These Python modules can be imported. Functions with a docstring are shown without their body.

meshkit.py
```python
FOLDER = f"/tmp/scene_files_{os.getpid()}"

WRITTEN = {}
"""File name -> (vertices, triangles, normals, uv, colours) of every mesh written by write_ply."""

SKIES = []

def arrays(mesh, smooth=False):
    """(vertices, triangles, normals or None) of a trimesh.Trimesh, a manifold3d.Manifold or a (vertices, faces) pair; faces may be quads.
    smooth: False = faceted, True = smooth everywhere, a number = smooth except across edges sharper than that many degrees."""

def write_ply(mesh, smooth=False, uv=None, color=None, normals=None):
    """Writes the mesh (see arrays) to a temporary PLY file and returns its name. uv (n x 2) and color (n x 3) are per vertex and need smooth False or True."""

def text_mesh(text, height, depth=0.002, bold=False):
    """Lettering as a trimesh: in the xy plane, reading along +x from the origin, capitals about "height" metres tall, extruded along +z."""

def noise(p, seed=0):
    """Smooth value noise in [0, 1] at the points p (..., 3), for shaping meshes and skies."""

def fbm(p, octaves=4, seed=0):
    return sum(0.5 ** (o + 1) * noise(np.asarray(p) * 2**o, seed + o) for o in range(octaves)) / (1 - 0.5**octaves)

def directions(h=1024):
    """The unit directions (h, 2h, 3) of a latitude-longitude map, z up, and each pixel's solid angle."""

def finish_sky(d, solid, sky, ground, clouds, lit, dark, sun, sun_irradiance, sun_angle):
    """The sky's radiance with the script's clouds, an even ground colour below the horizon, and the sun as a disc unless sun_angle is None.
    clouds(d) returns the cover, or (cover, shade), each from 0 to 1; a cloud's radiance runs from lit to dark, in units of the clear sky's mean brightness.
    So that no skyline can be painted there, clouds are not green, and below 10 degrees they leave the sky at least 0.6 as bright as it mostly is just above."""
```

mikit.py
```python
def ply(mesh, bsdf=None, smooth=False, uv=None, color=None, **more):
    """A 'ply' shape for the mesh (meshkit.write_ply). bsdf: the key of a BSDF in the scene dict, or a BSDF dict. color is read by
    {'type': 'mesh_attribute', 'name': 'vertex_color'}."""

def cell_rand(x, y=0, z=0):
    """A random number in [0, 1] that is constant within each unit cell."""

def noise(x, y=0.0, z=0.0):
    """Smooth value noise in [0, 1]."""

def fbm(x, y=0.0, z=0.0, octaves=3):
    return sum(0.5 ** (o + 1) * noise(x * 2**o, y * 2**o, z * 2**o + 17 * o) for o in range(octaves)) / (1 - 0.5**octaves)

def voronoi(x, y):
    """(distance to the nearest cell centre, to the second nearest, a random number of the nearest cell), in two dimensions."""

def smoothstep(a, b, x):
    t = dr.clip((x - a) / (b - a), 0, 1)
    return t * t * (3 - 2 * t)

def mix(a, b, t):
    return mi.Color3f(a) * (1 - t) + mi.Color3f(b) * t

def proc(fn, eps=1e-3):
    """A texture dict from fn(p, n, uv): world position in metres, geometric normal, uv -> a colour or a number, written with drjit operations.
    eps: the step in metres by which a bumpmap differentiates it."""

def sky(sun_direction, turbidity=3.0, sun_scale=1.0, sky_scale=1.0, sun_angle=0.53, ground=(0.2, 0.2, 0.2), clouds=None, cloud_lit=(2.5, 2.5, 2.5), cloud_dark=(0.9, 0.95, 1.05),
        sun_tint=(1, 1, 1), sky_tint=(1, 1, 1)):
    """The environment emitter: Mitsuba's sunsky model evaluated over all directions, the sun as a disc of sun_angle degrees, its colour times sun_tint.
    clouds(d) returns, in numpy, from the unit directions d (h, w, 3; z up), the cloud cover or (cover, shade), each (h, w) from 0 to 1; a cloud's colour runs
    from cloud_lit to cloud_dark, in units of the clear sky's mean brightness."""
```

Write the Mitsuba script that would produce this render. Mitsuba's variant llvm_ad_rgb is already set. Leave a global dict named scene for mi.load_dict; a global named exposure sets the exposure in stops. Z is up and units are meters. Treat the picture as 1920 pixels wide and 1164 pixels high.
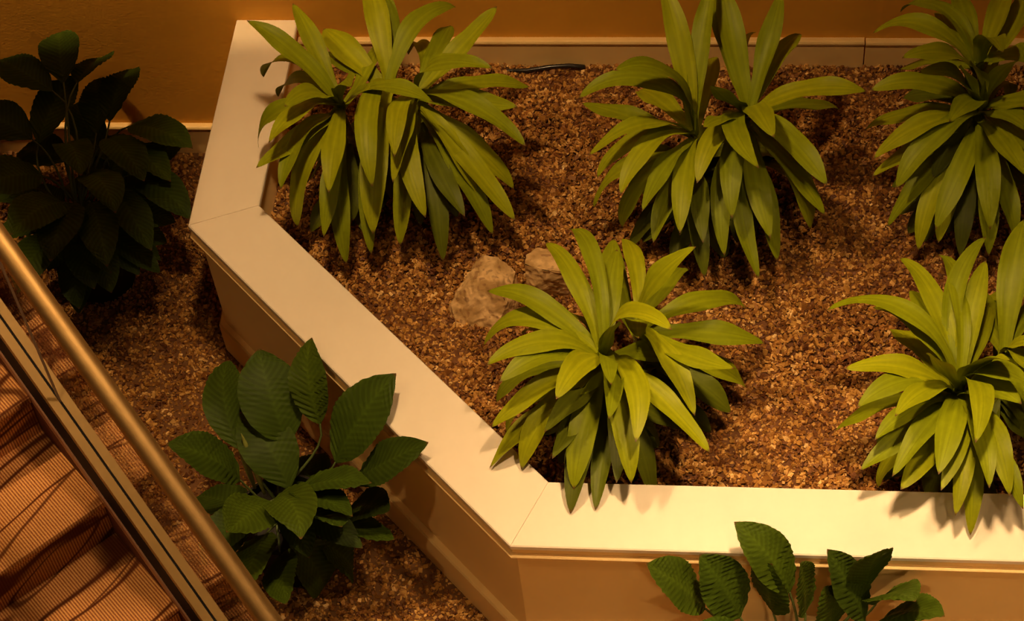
import math, numpy as np, trimesh, mitsuba as mi, drjit as dr, mikit
from mikit import proc, noise, fbm, voronoi, smoothstep, mix, cell_rand
import meshkit
T = mi.ScalarTransform4f
scene, labels = {}, {}

# ------------------------------------------------------------------ camera, lights, exposure
CAM = np.array([1.6171, -3.7729, 4.4359])
FWD = np.array([-0.11177, 0.61283, -0.78227])
UP = np.array([-0.01611, 0.78598, 0.61804])
FOV = 2 * math.degrees(math.atan(960 / 3802.7))
scene['camera'] = {'type': 'perspective', 'fov': FOV, 'fov_axis': 'x', 'near_clip': 0.05, 'far_clip': 100,
                   'to_world': T().look_at(origin=CAM.tolist(), target=(CAM + FWD).tolist(), up=UP.tolist())}
exposure = 1.5
CEIL = 5.3
# unseen lamps, the last three added as fill: x, y, height of the bulb disc, disc radius, shade radius, shade depth, radiance
UNSEEN_LAMPS = [(0.75, -0.55, 3.30, .11, .16, .20, (195.0, 121.0, 57.0)),
            (1.90, -1.25, 3.30, .11, .15, .44, (395.0, 246.0, 122.0)),
            (-2.00, 0.42, 4.60, .08, .10, .21, (1900.0, 1155.0, 480.0)),
            (-0.75, -2.40, 4.60, .08, .10, .15, (270.0, 165.0, 69.0)),  # added fill for the clipped corner face
            (2.20, -2.40, 3.75, .10, .13, .42, (280.0, 176.0, 86.0)),  # added fill for the front face and cap
            (2.30, -3.10, 1.95, .10, .14, .165, (255.0, 158.0, 68.0))]  # added fill, set low to brighten the front face
# added ceiling fill over the floor in front of the planter: x, y, radius, radiance
FILL_LAMPS = [(3.20, -5.60, 0.15, (25.0, 16.0, 7.0))]

# ------------------------------------------------------------------ helpers
def numbered(base):
    if base not in scene and base not in labels and not any(k.startswith(base + '__') for k in scene):
        return base
    i = 1
    while True:
        k = '%s_%03d' % (base, i)
        if k not in scene and k not in labels and not any(q.startswith(k + '__') for q in scene):
            return k
        i += 1
COUNT = {}
def partkey(parent, name):
    k = parent + '__' + name
    n = COUNT.get(k, 0); COUNT[k] = n + 1
    return k if n == 0 else '%s_%03d' % (k, n)
def thing(name, label, cat, group=None):
    key = numbered(name)
    labels[key] = {'label': label, 'category': cat}
    if group: labels[key]['group'] = group
    return key
def part(parent, name, mesh, bsdf, smooth=False, label=None, stuff=False, **kw):
    k = partkey(parent, name)
    scene[k] = mikit.ply(mesh, bsdf, smooth=smooth, **kw)
    if label: labels.setdefault(k, {})['label'] = label
    if stuff: labels.setdefault(k, {})['kind'] = 'stuff'
    return k
def struct(name, mesh, bsdf, label, cat, smooth=False):
    scene[name] = mikit.ply(mesh, bsdf, smooth=smooth)
    labels[name] = {'label': label, 'category': cat, 'kind': 'structure'}
    return name
def box(x0, x1, y0, y1, z0, z1):
    m = trimesh.creation.box(extents=(x1 - x0, y1 - y0, z1 - z0))
    m.apply_translation(((x0 + x1) / 2, (y0 + y1) / 2, (z0 + z1) / 2)); return m
def prism_loft(ringA, ringB):
    """closed solid between two equally long rings of points (convex)."""
    a, b = np.asarray(ringA, float), np.asarray(ringB, float); n = len(a)
    v = np.vstack([a, b]); f = []
    for i in range(n):
        j = (i + 1) % n; f += [[i, j, n + j], [i, n + j, n + i]]
    for i in range(1, n - 1): f += [[0, i + 1, i], [n, n + i, n + i + 1]]
    m = trimesh.Trimesh(v, f, process=False); m.fix_normals(); return m
def tube(pts, rad, n=10):
    pts = np.asarray(pts, float); rad = np.broadcast_to(rad, len(pts))
    tan = np.gradient(pts, axis=0); tan /= np.linalg.norm(tan, axis=1, keepdims=True)
    ref = np.array([0.31, 0.22, 0.93]) if abs(tan[0] @ [0.31, 0.22, 0.93]) < .9 else np.array([1., 0, 0])
    v = []; a = np.arange(n) * 2 * np.pi / n
    for p, t, r in zip(pts, tan, rad):
        x = np.cross(t, ref); x /= np.linalg.norm(x); y = np.cross(t, x)
        v.append(p + r * (np.cos(a)[:, None] * x + np.sin(a)[:, None] * y))
    m = len(pts); v = np.vstack(v + [pts[:1], pts[-1:]]); f = []
    for i in range(m - 1):
        for j in range(n):
            k = (j + 1) % n
            f += [[i * n + j, i * n + k, (i + 1) * n + k], [i * n + j, (i + 1) * n + k, (i + 1) * n + j]]
    for j in range(n):
        k = (j + 1) % n
        f += [[m * n, k, j], [m * n + 1, (m - 1) * n + j, (m - 1) * n + k]]
    return trimesh.Trimesh(v, f, process=False)

# ------------------------------------------------------------------ materials
def bsdf(name, **kw):
    scene[name] = {'type': 'twosided', 'bsdf': {'type': 'principled', **kw}}
def rgb(*c): return {'type': 'rgb', 'value': list(map(float, c))}
def paint(name, col, rough=.5, spec=.4, amp=.05, scale=9.0, relief=0.0006):
    def fn(p, n, uv, c=col):
        k = 1 + amp * 2 * (fbm(p.x * scale, p.y * scale, p.z * scale, 3) - .5)
        return mi.Color3f(c[0] * k, c[1] * k, c[2] * k)
    def bump(p, n, uv): return fbm(p.x * 160, p.y * 160, p.z * 160, 2)
    scene[name] = {'type': 'twosided', 'b': {'type': 'bumpmap', 'tex': proc(bump), 'scale': relief,
                   'bsdf': {'type': 'principled', 'base_color': proc(fn), 'roughness': rough, 'specular': spec}}}
paint('m_wall', (.64, .31, .035), .75, .25, .10, 5.0)
paint('m_cap', (.82, .74, .58), .42, .5, .03, 6.0, .0002)
paint('m_cream', (.86, .63, .28), .5, .4, .05, 7.0, .0004)
paint('m_trim', (.76, .54, .22), .5, .4, .06, 8.0, .0003)
paint('m_room', (.22, .13, .055), .9, .1, .05, 2.0)
paint('m_ceiling', (.34, .26, .17), .9, .1, .03, 2.0)
paint('m_floor', (.16, .075, .03), .9, .1, .2, 6.0)
paint('m_tile', (.74, .50, .26), .6, .3, .06, 3.0)
scene['m_soil'] = {'type': 'twosided', 'bsdf': {'type': 'principled', 'base_color': proc(lambda p, n, uv: mix((.05, .018, .007), (.22, .10, .04), fbm(p.x * 60, p.y * 60, p.z * 60, 3))), 'roughness': .95, 'specular': .1}}
scene['m_gravel'] = {'type': 'principled', 'base_color': {'type': 'mesh_attribute', 'name': 'vertex_color'}, 'roughness': .6, 'specular': .35}
bsdf('m_pot', base_color=rgb(.012, .010, .009), roughness=.55, specular=.4)
bsdf('m_tube', base_color=rgb(.012, .011, .010), roughness=.25, specular=.6)

LEAF_TONES = [(.225, .262, .003), (.195, .236, .003), (.255, .286, .003), (.175, .216, .003)]
OLD_SHADE_TONES = [(.080, .098, .004), (.095, .118, .004)]  # older leaf green, darkened further to stand for shade under the crown
def leaf_mat(name, col, stripes, rough, veins=False, spec=.18):
    def fn(p, n, uv, c=col):
        u, v = uv.x, uv.y
        s = noise(u * stripes, v * 2.5, 3.1)
        k = .86 + .28 * s + .12 * (fbm(p.x * 40, p.y * 40, p.z * 40, 2) - .5)
        tipb = smoothstep(.965, .995, v)
        base = mi.Color3f(c[0] * k, c[1] * k, c[2] * k)
        if veins: k = k * (1 + .22 * (smoothstep(.2, .9, .5 + .5 * dr.sin((v - dr.abs(u - .5) * .42) * 95.0)) - .5))
        base = mi.Color3f(c[0] * k, c[1] * k, c[2] * k)
        mid = dr.exp(-dr.square((u - .5) / .035)) * (.22 if veins else .10)
        base = base * (1 + mid)
        return base * (1 - tipb) + mi.Color3f(.10, .05, .015) * tipb
    def bump(p, n, uv): return noise(uv.x * stripes * 1.5, uv.y * 3, 7.7)
    scene[name] = {'type': 'twosided', 'b': {'type': 'bumpmap', 'tex': proc(bump), 'scale': .0007,
                   'bsdf': {'type': 'principled', 'base_color': proc(fn), 'roughness': rough, 'specular': spec}}}
for i, c in enumerate(LEAF_TONES): leaf_mat('m_leaf%d' % i, c, 16.0, .5)
for i, c in enumerate(OLD_SHADE_TONES): leaf_mat('m_old_shade%d' % i, c, 16.0, .5)
LILY_TONES = [(.040, .070, .005), (.050, .082, .005), (.034, .058, .005)]
for i, c in enumerate(LILY_TONES): leaf_mat('m_lily%d' % i, c, 7.0, .5, True, .10)
bsdf('m_cane', base_color=proc(lambda p, n, uv: mix((.10, .075, .02), (.20, .15, .045), noise(p.z * 140, 0, 0))), roughness=.7, specular=.3)
bsdf('m_stalk', base_color=rgb(.09, .13, .03), roughness=.5, specular=.4)
bsdf('m_spear', base_color=rgb(.30, .34, .07), roughness=.45, specular=.4)
def rock_col(p, n, uv):
    a = fbm(p.x * 26, p.y * 26, p.z * 26, 4)
    b = noise(p.x * 90, p.y * 90, p.z * 90)
    c = mix((.40, .245, .090), (.70, .48, .22), smoothstep(.3, .7, a))
    return mix(c, (.20, .09, .035), .55 * smoothstep(.62, .85, b))
scene['m_rock'] = {'type': 'twosided', 'b': {'type': 'bumpmap', 'tex': proc(lambda p, n, uv: fbm(p.x * 70, p.y * 70, p.z * 70, 4)), 'scale': .006,
                   'bsdf': {'type': 'principled', 'base_color': proc(rock_col), 'roughness': .85, 'specular': .2}}}
scene['m_brass'] = {'type': 'twosided', 'bsdf': {'type': 'principled', 'metallic': 1.0, 'base_color': proc(lambda p, n, uv: mix((.42, .265, .105), (.54, .36, .15), fbm(p.x * 30, p.y * 30, p.z * 30, 3))), 'roughness': .54}}
scene['m_shoe'] = {'type': 'twosided', 'bsdf': {'type': 'principled', 'metallic': .35, 'base_color': proc(lambda p, n, uv: mix((.27, .17, .05), (.33, .21, .07), fbm(p.x * 20, p.y * 20, p.z * 20, 3))), 'roughness': .5}}
bsdf('m_black', base_color=rgb(.006, .005, .005), roughness=.7, specular=.2)
bsdf('m_edge', base_color=rgb(.30, .15, .09), roughness=.45, specular=.5)
bsdf('m_stringer', base_color=rgb(.09, .03, .014), roughness=.8, specular=.2)
scene['m_glass'] = {'type': 'thindielectric', 'int_ior': 1.4}
bsdf('m_glassedge', base_color=rgb(.20, .15, .12), roughness=.2, specular=.7)
# stair frame
SP = np.array([-0.1647, -0.7748, 0.1746]); SL = 0.60
AZ = -0.80
DH = np.array([math.cos(AZ), math.sin(AZ), 0]); NL = np.array([-math.sin(AZ), math.cos(AZ), 0])
def S(t, w, z=0.0): return SP + DH * t + NL * w + np.array([0, 0, -SL * t + z])
def carpet_col(p, n, uv):
    a = (p.x + p.y) * .7071; b = (p.x - p.y) * .7071 - p.z * .9
    wob = .030 * (fbm(a * 5.0, b * 3.0, 2.0, 2) - .5)
    bb = b + wob + a * .10
    v1 = dr.abs(noise(a * 2.2, bb * 19.0, 1.3) - .5)
    v2 = dr.abs(noise(a * 3.4 + 9, bb * 13.0 + a * 2.0, 4.7) - .5)
    vein = dr.maximum(1 - smoothstep(.015, .075, v1), .9 * (1 - smoothstep(.01, .05, v2)))
    rib = .5 + .5 * dr.sin(a * (2 * math.pi / .0078))
    pile = noise(p.x * 420, p.y * 420, p.z * 420)
    c = mix((.21, .042, .012), (.92, .50, .19), rib * .75 + .25 * pile)
    big = smoothstep(.35, .65, fbm(a * 2.0, b * 2.6, 8.0, 2))
    c = c * (.72 + .28 * big)
    return mix(c, (.065, .011, .004), vein * .92)
def carpet_bump(p, n, uv):
    a = (p.x + p.y) * .7071
    return .5 + .5 * dr.sin(a * (2 * math.pi / .0078)) + .6 * noise(p.x * 420, p.y * 420, p.z * 420)
scene['m_carpet'] = {'type': 'twosided', 'b': {'type': 'bumpmap', 'tex': proc(carpet_bump, 5e-4), 'scale': .0012,
                     'bsdf': {'type': 'principled', 'base_color': proc(carpet_col), 'roughness': .95, 'specular': .1}}}

# ------------------------------------------------------------------ room
L, W_, ANG, MCH, XR = 0.8652, 0.2, math.radians(45.616), 1.48926, 3.6
N2 = np.array([math.sin(ANG), math.cos(ANG)]); YF = -MCH * math.sin(ANG)
FLOOR, BED = -0.60, -0.18
struct('wall_back', box(-4, 6, L, L + .15, FLOOR - .2, CEIL), 'm_wall', 'ochre painted wall behind the planter', 'wall')
struct('wall_left', box(-4.15, -4, -8, L + .15, FLOOR - .2, CEIL), 'm_room', 'tan wall left of the stairs, outside the view', 'wall')
struct('wall_right', box(6, 6.15, -8, L + .15, FLOOR - .2, CEIL), 'm_room', 'tan wall right of the planter, outside the view', 'wall')
struct('wall_front', box(-4.15, 6.15, -8.15, -8, FLOOR - .2, CEIL), 'm_room', 'tan wall behind the camera', 'wall')
struct('floor', box(-4, 6, -2.05, L, FLOOR - .2, FLOOR - .012), 'm_floor', 'dark brown ground under the gravel beds', 'floor')
struct('floor_front', box(-4, 6, -8, -2.05, FLOOR - .2, FLOOR), 'm_tile', 'pale tan floor in front of the planter, below the view', 'floor')
struct('ceiling', box(-4.15, 6.15, -8.15, L + .15, CEIL, CEIL + .2), 'm_ceiling', 'pale ceiling high above the planter', 'ceiling')
# unseen slab added over the left back corner, outlined to shade the far lily
SHADE_SLAB = True
if SHADE_SLAB:
    from shapely.geometry import Polygon
    m = trimesh.creation.extrude_polygon(Polygon([(-1.50, .60), (-.80, .60), (-.15, -.02), (.385, -.04), (.385, -.30), (.34, -.40), (-.50, -.45)]), .25, engine='earcut')
    m.apply_translation((0, 0, 1.85))
    struct('shade_slab', m, 'm_ceiling', 'added unseen slab above the stairs that shades the far left lily', 'floor')
struct('shade_beam', box(-4, -.50, -1.45, -1.12, 2.6, 2.85), 'm_ceiling', 'added unseen beam above the stairs that keeps lamp light off the far left lily', 'beam')  # unseen block added to keep the lower stair lamp off the lily
# baseboards
def wall_trim(x0, x1, ztop, zbot):
    """moulded board on the back wall: profile extruded along x"""
    prof = [(0, zbot), (-.016, zbot), (-.016, ztop - .026), (-.013, ztop - .022), (-.013, ztop - .019), (-.021, ztop - .015), (-.023, ztop - .008), (-.020, ztop - .002), (-.014, ztop), (0, ztop)]
    ra = [(x0, L + y - .0005, z) for y, z in prof]; rb = [(x1, L + y - .0005, z) for y, z in prof]
    return prism_concave(ra, rb)
def prism_concave(ra, rb):
    from shapely.geometry import Polygon
    a, b = np.asarray(ra, float), np.asarray(rb, float); n = len(a)
    ax = b[0] - a[0]
    # triangulate the cap in the plane orthogonal to the sweep
    k = np.linalg.svd(a - a.mean(0))[2][:2]
    poly = Polygon((a - a.mean(0)) @ k.T)
    v2, f2 = trimesh.creation.triangulate_polygon(poly, engine='earcut')
    idx = [int(np.argmin(np.linalg.norm((a - a.mean(0)) @ k.T - q, axis=1))) for q in v2]
    f2 = np.array([[idx[i] for i in t] for t in f2])
    f = []
    for i in range(n):
        j = (i + 1) % n; f += [[i, j, n + j], [i, n + j, n + i]]
    f = np.vstack([np.array(f), f2[:, ::-1], f2 + n])
    m = trimesh.Trimesh(np.vstack([a, b]), f, process=False); m.fix_normals(); return m
struct('trim_1', wall_trim(W_ - .012, 1.989, -.074, BED - .03), 'm_trim', 'cream moulded skirting on the wall inside the planter', 'skirting')
struct('trim_2', wall_trim(1.993, XR, -.0765, BED - .03), 'm_trim', 'second length of cream skirting inside the planter, right of the joint', 'skirting')
struct('baseboard_left', wall_trim(-2.2, .02, -.479, FLOOR - .012), 'm_trim', 'cream baseboard along the wall left of the planter', 'baseboard')

# ------------------------------------------------------------------ lamps (added ceiling fill, then the unseen hanging lamps)
for i, (lx, ly, lr, rad) in enumerate(FILL_LAMPS):
    t = thing('fill_light', 'added round fill light in the ceiling over the floor in front of the planter', 'lamp')
    a = np.linspace(0, 2 * np.pi, 49)[:-1]
    ringv = np.vstack([np.stack([lx + r * np.cos(a), ly + r * np.sin(a), 0 * a + z], 1) for r, z in ((lr, CEIL - .006), (lr, CEIL - .03), (lr + .03, CEIL - .03), (lr + .03, CEIL))])
    n = 48; f = []
    for k in range(3):
        for j in range(n):
            q = (j + 1) % n; f += [[k * n + j, k * n + q, (k + 1) * n + q], [k * n + j, (k + 1) * n + q, (k + 1) * n + j]]
    part(t, 'trim_ring', trimesh.Trimesh(ringv, f, process=False), 'm_ceiling')
    v = np.vstack([[[lx, ly, CEIL - .008]], np.stack([lx + lr * np.cos(a), ly + lr * np.sin(a), 0 * a + CEIL - .008], 1)])
    f = [[0, 1 + (j + 1) % n, 1 + j] for j in range(n)]
    k = partkey(t, 'diffuser')
    scene[k] = mikit.ply(trimesh.Trimesh(v, f, process=False), 'm_ceiling', emitter={'type': 'area', 'radiance': {'type': 'rgb', 'value': list(rad)}})

for i, (lx, ly, lz, lr, sr, sd, rad) in enumerate(UNSEEN_LAMPS):
    t = thing('unseen_lamp', ['unseen lamp with an added black drum, above the left half of the planter', 'unseen lamp with an added deep black drum, above the front of the planter',
                               'unseen spotlight with an added narrow black can, under the ceiling above the stairs',
                               'added fill lamp in a shallow black can above the lower end of the stairs',
                               'added fill lamp in a black can, high in front of the planter',
                               'added low fill lamp in front of the planter, below the view'][i], 'lamp')
    n = 48; a = np.arange(n) * 2 * np.pi / n
    pr = [(sr - .004, lz - sd), (sr, lz - sd), (sr, lz + .05), (.02, lz + .06), (.02, lz + .055), (sr - .004, lz + .045)]
    v = np.vstack([np.stack([lx + r * np.cos(a), ly + r * np.sin(a), 0 * a + z], 1) for r, z in pr]); f = []
    for k in range(6):
        for j in range(n):
            q = (j + 1) % n; g = (k + 1) % 6
            f += [[k * n + j, k * n + q, g * n + q], [k * n + j, g * n + q, g * n + j]]
    part(t, 'shade', trimesh.Trimesh(v, f, process=False), 'm_pot', smooth=30)  # drum added around each unseen lamp, its depth set to narrow the beam
    part(t, 'cord', tube([(lx, ly, lz + .05), (lx, ly, CEIL)], .006, 8), 'm_pot')
    v = np.vstack([[[lx, ly, lz]], np.stack([lx + lr * np.cos(a), ly + lr * np.sin(a), 0 * a + lz], 1)])
    k = partkey(t, 'bulb')
    scene[k] = mikit.ply(trimesh.Trimesh(v, [[0, 1 + (j + 1) % n, 1 + j] for j in range(n)], process=False), 'm_ceiling', emitter={'type': 'area', 'radiance': {'type': 'rgb', 'value': list(rad)}})

# ------------------------------------------------------------------ planter
def corners(o):
    b = np.array([o, (o - o * N2[0]) / N2[1]])
    c = np.array([0, YF + o]); c[0] = (o - c[1] * N2[1]) / N2[0]
    return [np.array([o, L - .001]), b, c, np.array([XR, YF + o])]
def band(seg, o0, o1, z0, z1, gap=0.0):
    """one mitred length (0 left, 1 chamfer, 2 front) of a strip between two offsets from the outer cap edge"""
    A, B = corners(o0), corners(o1)
    p = [A[seg], A[seg + 1], B[seg + 1], B[seg]]
    if gap:
        d = p[1] - p[0]; d /= np.linalg.norm(d)
        if seg > 0: p[0] = p[0] + d * gap; p[3] = p[3] + d * gap
        if seg < 2: p[1] = p[1] - d * gap; p[2] = p[2] - d * gap
    return [np.array([*q, z0]) for q in p], [np.array([*q, z1]) for q in p]
def bev(seg, o0, o1, z0, z1, gap=0., c=.003):
    r = []
    for (a, b, z) in ((o0 + c, o1 - c, z0), (o0, o1, z0 + c), (o0, o1, z1 - c), (o0 + c, o1 - c, z1)):
        r.append(band(seg, a, b, z, z, gap)[0])
    v = np.vstack(r); f = []
    for k in range(3):
        for i in range(4):
            j = (i + 1) % 4; f += [[k * 4 + i, k * 4 + j, k * 4 + 4 + j], [k * 4 + i, k * 4 + 4 + j, k * 4 + 4 + i]]
    f += [[0, 2, 1], [0, 3, 2], [12, 13, 14], [12, 14, 15]]
    m = trimesh.Trimesh(v, f, process=False); m.fix_normals(); return m
planter = thing('planter', 'large cream built-in planter box with a wide white cap and clipped corner', 'planter')
for s in range(3): part(planter, 'cap_board', bev(s, 0, W_, -.019, 0, .0006), 'm_cap', label=['left white cap board running back to the wall', 'diagonal white cap board across the clipped corner', 'front white cap board'][s])
for s in range(3): part(planter, 'apron', bev(s, .007, .05, -.046, -.0192), 'm_cream')
for s in range(3): part(planter, 'bead', bev(s, -.004, .05, -.057, -.0462, 0, .004), 'm_cream')
for s in range(3): part(planter, 'side_panel', bev(s, .022, .186, FLOOR - .011, -.0192), 'm_cream')
for s in range(3): part(planter, 'plinth', bev(s, .000, .03, FLOOR - .0105, -.474, 0, .005), 'm_cream')
# ground inside the box
from shapely.geometry import Polygon, Point, box as sbox
inner = Polygon([tuple(p) for p in corners(.184)] + [(XR, L - .001)])
soil = trimesh.creation.extrude_polygon(inner, .3, engine='earcut'); soil.apply_translation((0, 0, BED - .31))
part(planter, 'soil', soil, 'm_soil')

# ------------------------------------------------------------------ gravel
CUBE_V = np.array([[x, y, z] for x in (-1, 1) for y in (-1, 1) for z in (-1, 1)], float)
CUBE_F = np.array([[0, 1, 3], [0, 3, 2], [4, 6, 7], [4, 7, 5], [0, 4, 5], [0, 5, 1], [2, 3, 7], [2, 7, 6], [0, 2, 6], [0, 6, 4], [1, 5, 7], [1, 7, 3]])
PAL = np.array([(.050, .014, .005), (.105, .034, .009), (.195, .074, .015), (.32, .142, .028), (.46, .235, .05), (.62, .36, .10), (.84, .60, .26)])
def gravel(poly, z0, pitch, seed, bumps=.012, keep=None):
    r = np.random.default_rng(seed)
    x0, y0, x1, y1 = poly.bounds
    n = int((x1 - x0) * (y1 - y0) / pitch ** 2)
    p = r.uniform((x0, y0), (x1, y1), (n, 2))
    import shapely
    p = p[shapely.contains_xy(poly.buffer(-.006), p[:, 0], p[:, 1])]
    if keep is not None: p = p[keep(p)]
    n = len(p)
    size = r.lognormal(math.log(.0043), .28, n).clip(.0025, .008)
    v = CUBE_V[None] * (1 + r.uniform(-.35, .25, (n, 8, 3)))
    v *= (size[:, None] * np.stack([r.uniform(.9, 1.35, n), r.uniform(.6, 1.0, n), r.uniform(.35, .8, n)], 1))[:, None]
    q = r.normal(size=(n, 4)); q /= np.linalg.norm(q, axis=1, keepdims=True)
    w, x, y, z = q.T
    R = np.stack([1 - 2 * (y * y + z * z), 2 * (x * y - z * w), 2 * (x * z + y * w), 2 * (x * y + z * w), 1 - 2 * (x * x + z * z), 2 * (y * z - x * w), 2 * (x * z - y * w), 2 * (y * z + x * w), 1 - 2 * (x * x + y * y)], 1).reshape(n, 3, 3)
    v = np.einsum('nij,nkj->nki', R, v)
    h = bumps * 2 * (meshkit.fbm(np.stack([p[:, 0] * 5, p[:, 1] * 5, 0 * p[:, 0]], 1), 3, seed) - .5) + r.uniform(-.006, .004, n)
    v += np.concatenate([p, (z0 + h)[:, None]], 1)[:, None]
    mot = meshkit.fbm(np.stack([p[:, 0] * 28, p[:, 1] * 28, 0 * p[:, 0]], 1), 2, seed + 5)
    k = np.clip((r.beta(1.7, 1.9, n) * .75 + mot * .55 - .12), 0, .999) * (len(PAL) - 1)
    i = k.astype(int); c = PAL[i] + (PAL[np.minimum(i + 1, len(PAL) - 1)] - PAL[i]) * (k - i)[:, None]
    c = np.repeat(c * r.uniform(.85, 1.15, (n, 1)), 8, 0).clip(0, .95)
    f = (CUBE_F[None] + 8 * np.arange(n)[:, None, None]).reshape(-1, 3)
    return trimesh.Trimesh(v.reshape(-1, 3), f, process=False), c
vis = Polygon([(.17, L), (.17, .05), (.95, -.90), (2.75, -.90), (2.95, L)])
m, c = gravel(inner.intersection(vis.buffer(.05)), BED - .002, .0074, 11)
scene['gravel_mulch'] = mikit.ply(m, 'm_gravel', color=c)
labels['gravel_mulch'] = {'label': 'rust and tan gravel mulch filling the planter', 'category': 'gravel', 'kind': 'stuff'}
outer = Polygon([(-1.53, L - .02), (.02, L - .02), (.02, 0), tuple(corners(.006)[2]), (2.35, YF), (2.35, -1.75), (1.9, -2.0), (.70, -2.0), (.645, -1.55), (-1.53, .687)])
m, c = gravel(outer, FLOOR - .008, .0080, 12)
scene['gravel_mulch_001'] = mikit.ply(m, 'm_gravel', color=c)
labels['gravel_mulch_001'] = {'label': 'rust brown gravel bed on the ground between the stairs and the planter', 'category': 'gravel', 'kind': 'stuff'}

# ------------------------------------------------------------------ rocks and tube
def rock(pts, seed, amp):
    h = trimesh.convex.convex_hull(np.asarray(pts, float))
    h = h.subdivide_to_size(.008)
    v = np.array(h.vertices); n = np.array(h.vertex_normals)
    d = (meshkit.fbm(v * 30, 4, seed) - .5) * amp * 1.1 + (meshkit.noise(v * 90, seed + 3) - .5) * amp * .5
    h.vertices = v + n * d[:, None]; return h
k = thing('rock', 'larger rough tan boulder with a ridged top, left of the front dracaena', 'rock', 'rocks in the planter gravel')
scene[k] = mikit.ply(rock([[.766, -.159, -.2], [.805, -.215, -.2], [.909, -.236, -.2], [.967, -.188, -.2], [.985, -.085, -.2], [.80, -.048, -.2],
     [.868, -.026, -.085], [.851, -.044, -.09], [.916, -.035, -.09], [.967, -.078, -.1], [.92, -.151, -.06], [.781, -.16, -.15], [.837, -.13, -.1], [.952, -.197, -.1]], 3, .014), 'm_rock', smooth=22)
k = thing('rock', 'smaller flat-topped tan rock behind the boulder, partly under dracaena leaves', 'rock', 'rocks in the planter gravel')
scene[k] = mikit.ply(rock([[.998, -.1, -.2], [1.121, -.094, -.2], [1.141, .019, -.2], [.99, .006, -.2], [.996, -.066, -.078], [.998, -.034, -.075], [1.028, -.001, -.08], [1.094, -.012, -.08], [1.14, -.051, -.08], [1.123, -.109, -.065], [1.054, -.097, -.065]], 8, .010), 'm_rock', smooth=22)
k = thing('drip_tube', 'short shiny black tube half buried along the skirting behind the dracaenas', 'tube')
scene[k] = mikit.ply(tube([(.86, .822, -.184), (.93, .818, -.176), (1.0, .828, -.170), (1.06, .834, -.170), (1.11, .838, -.18)], .0075), 'm_tube', smooth=True)

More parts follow.
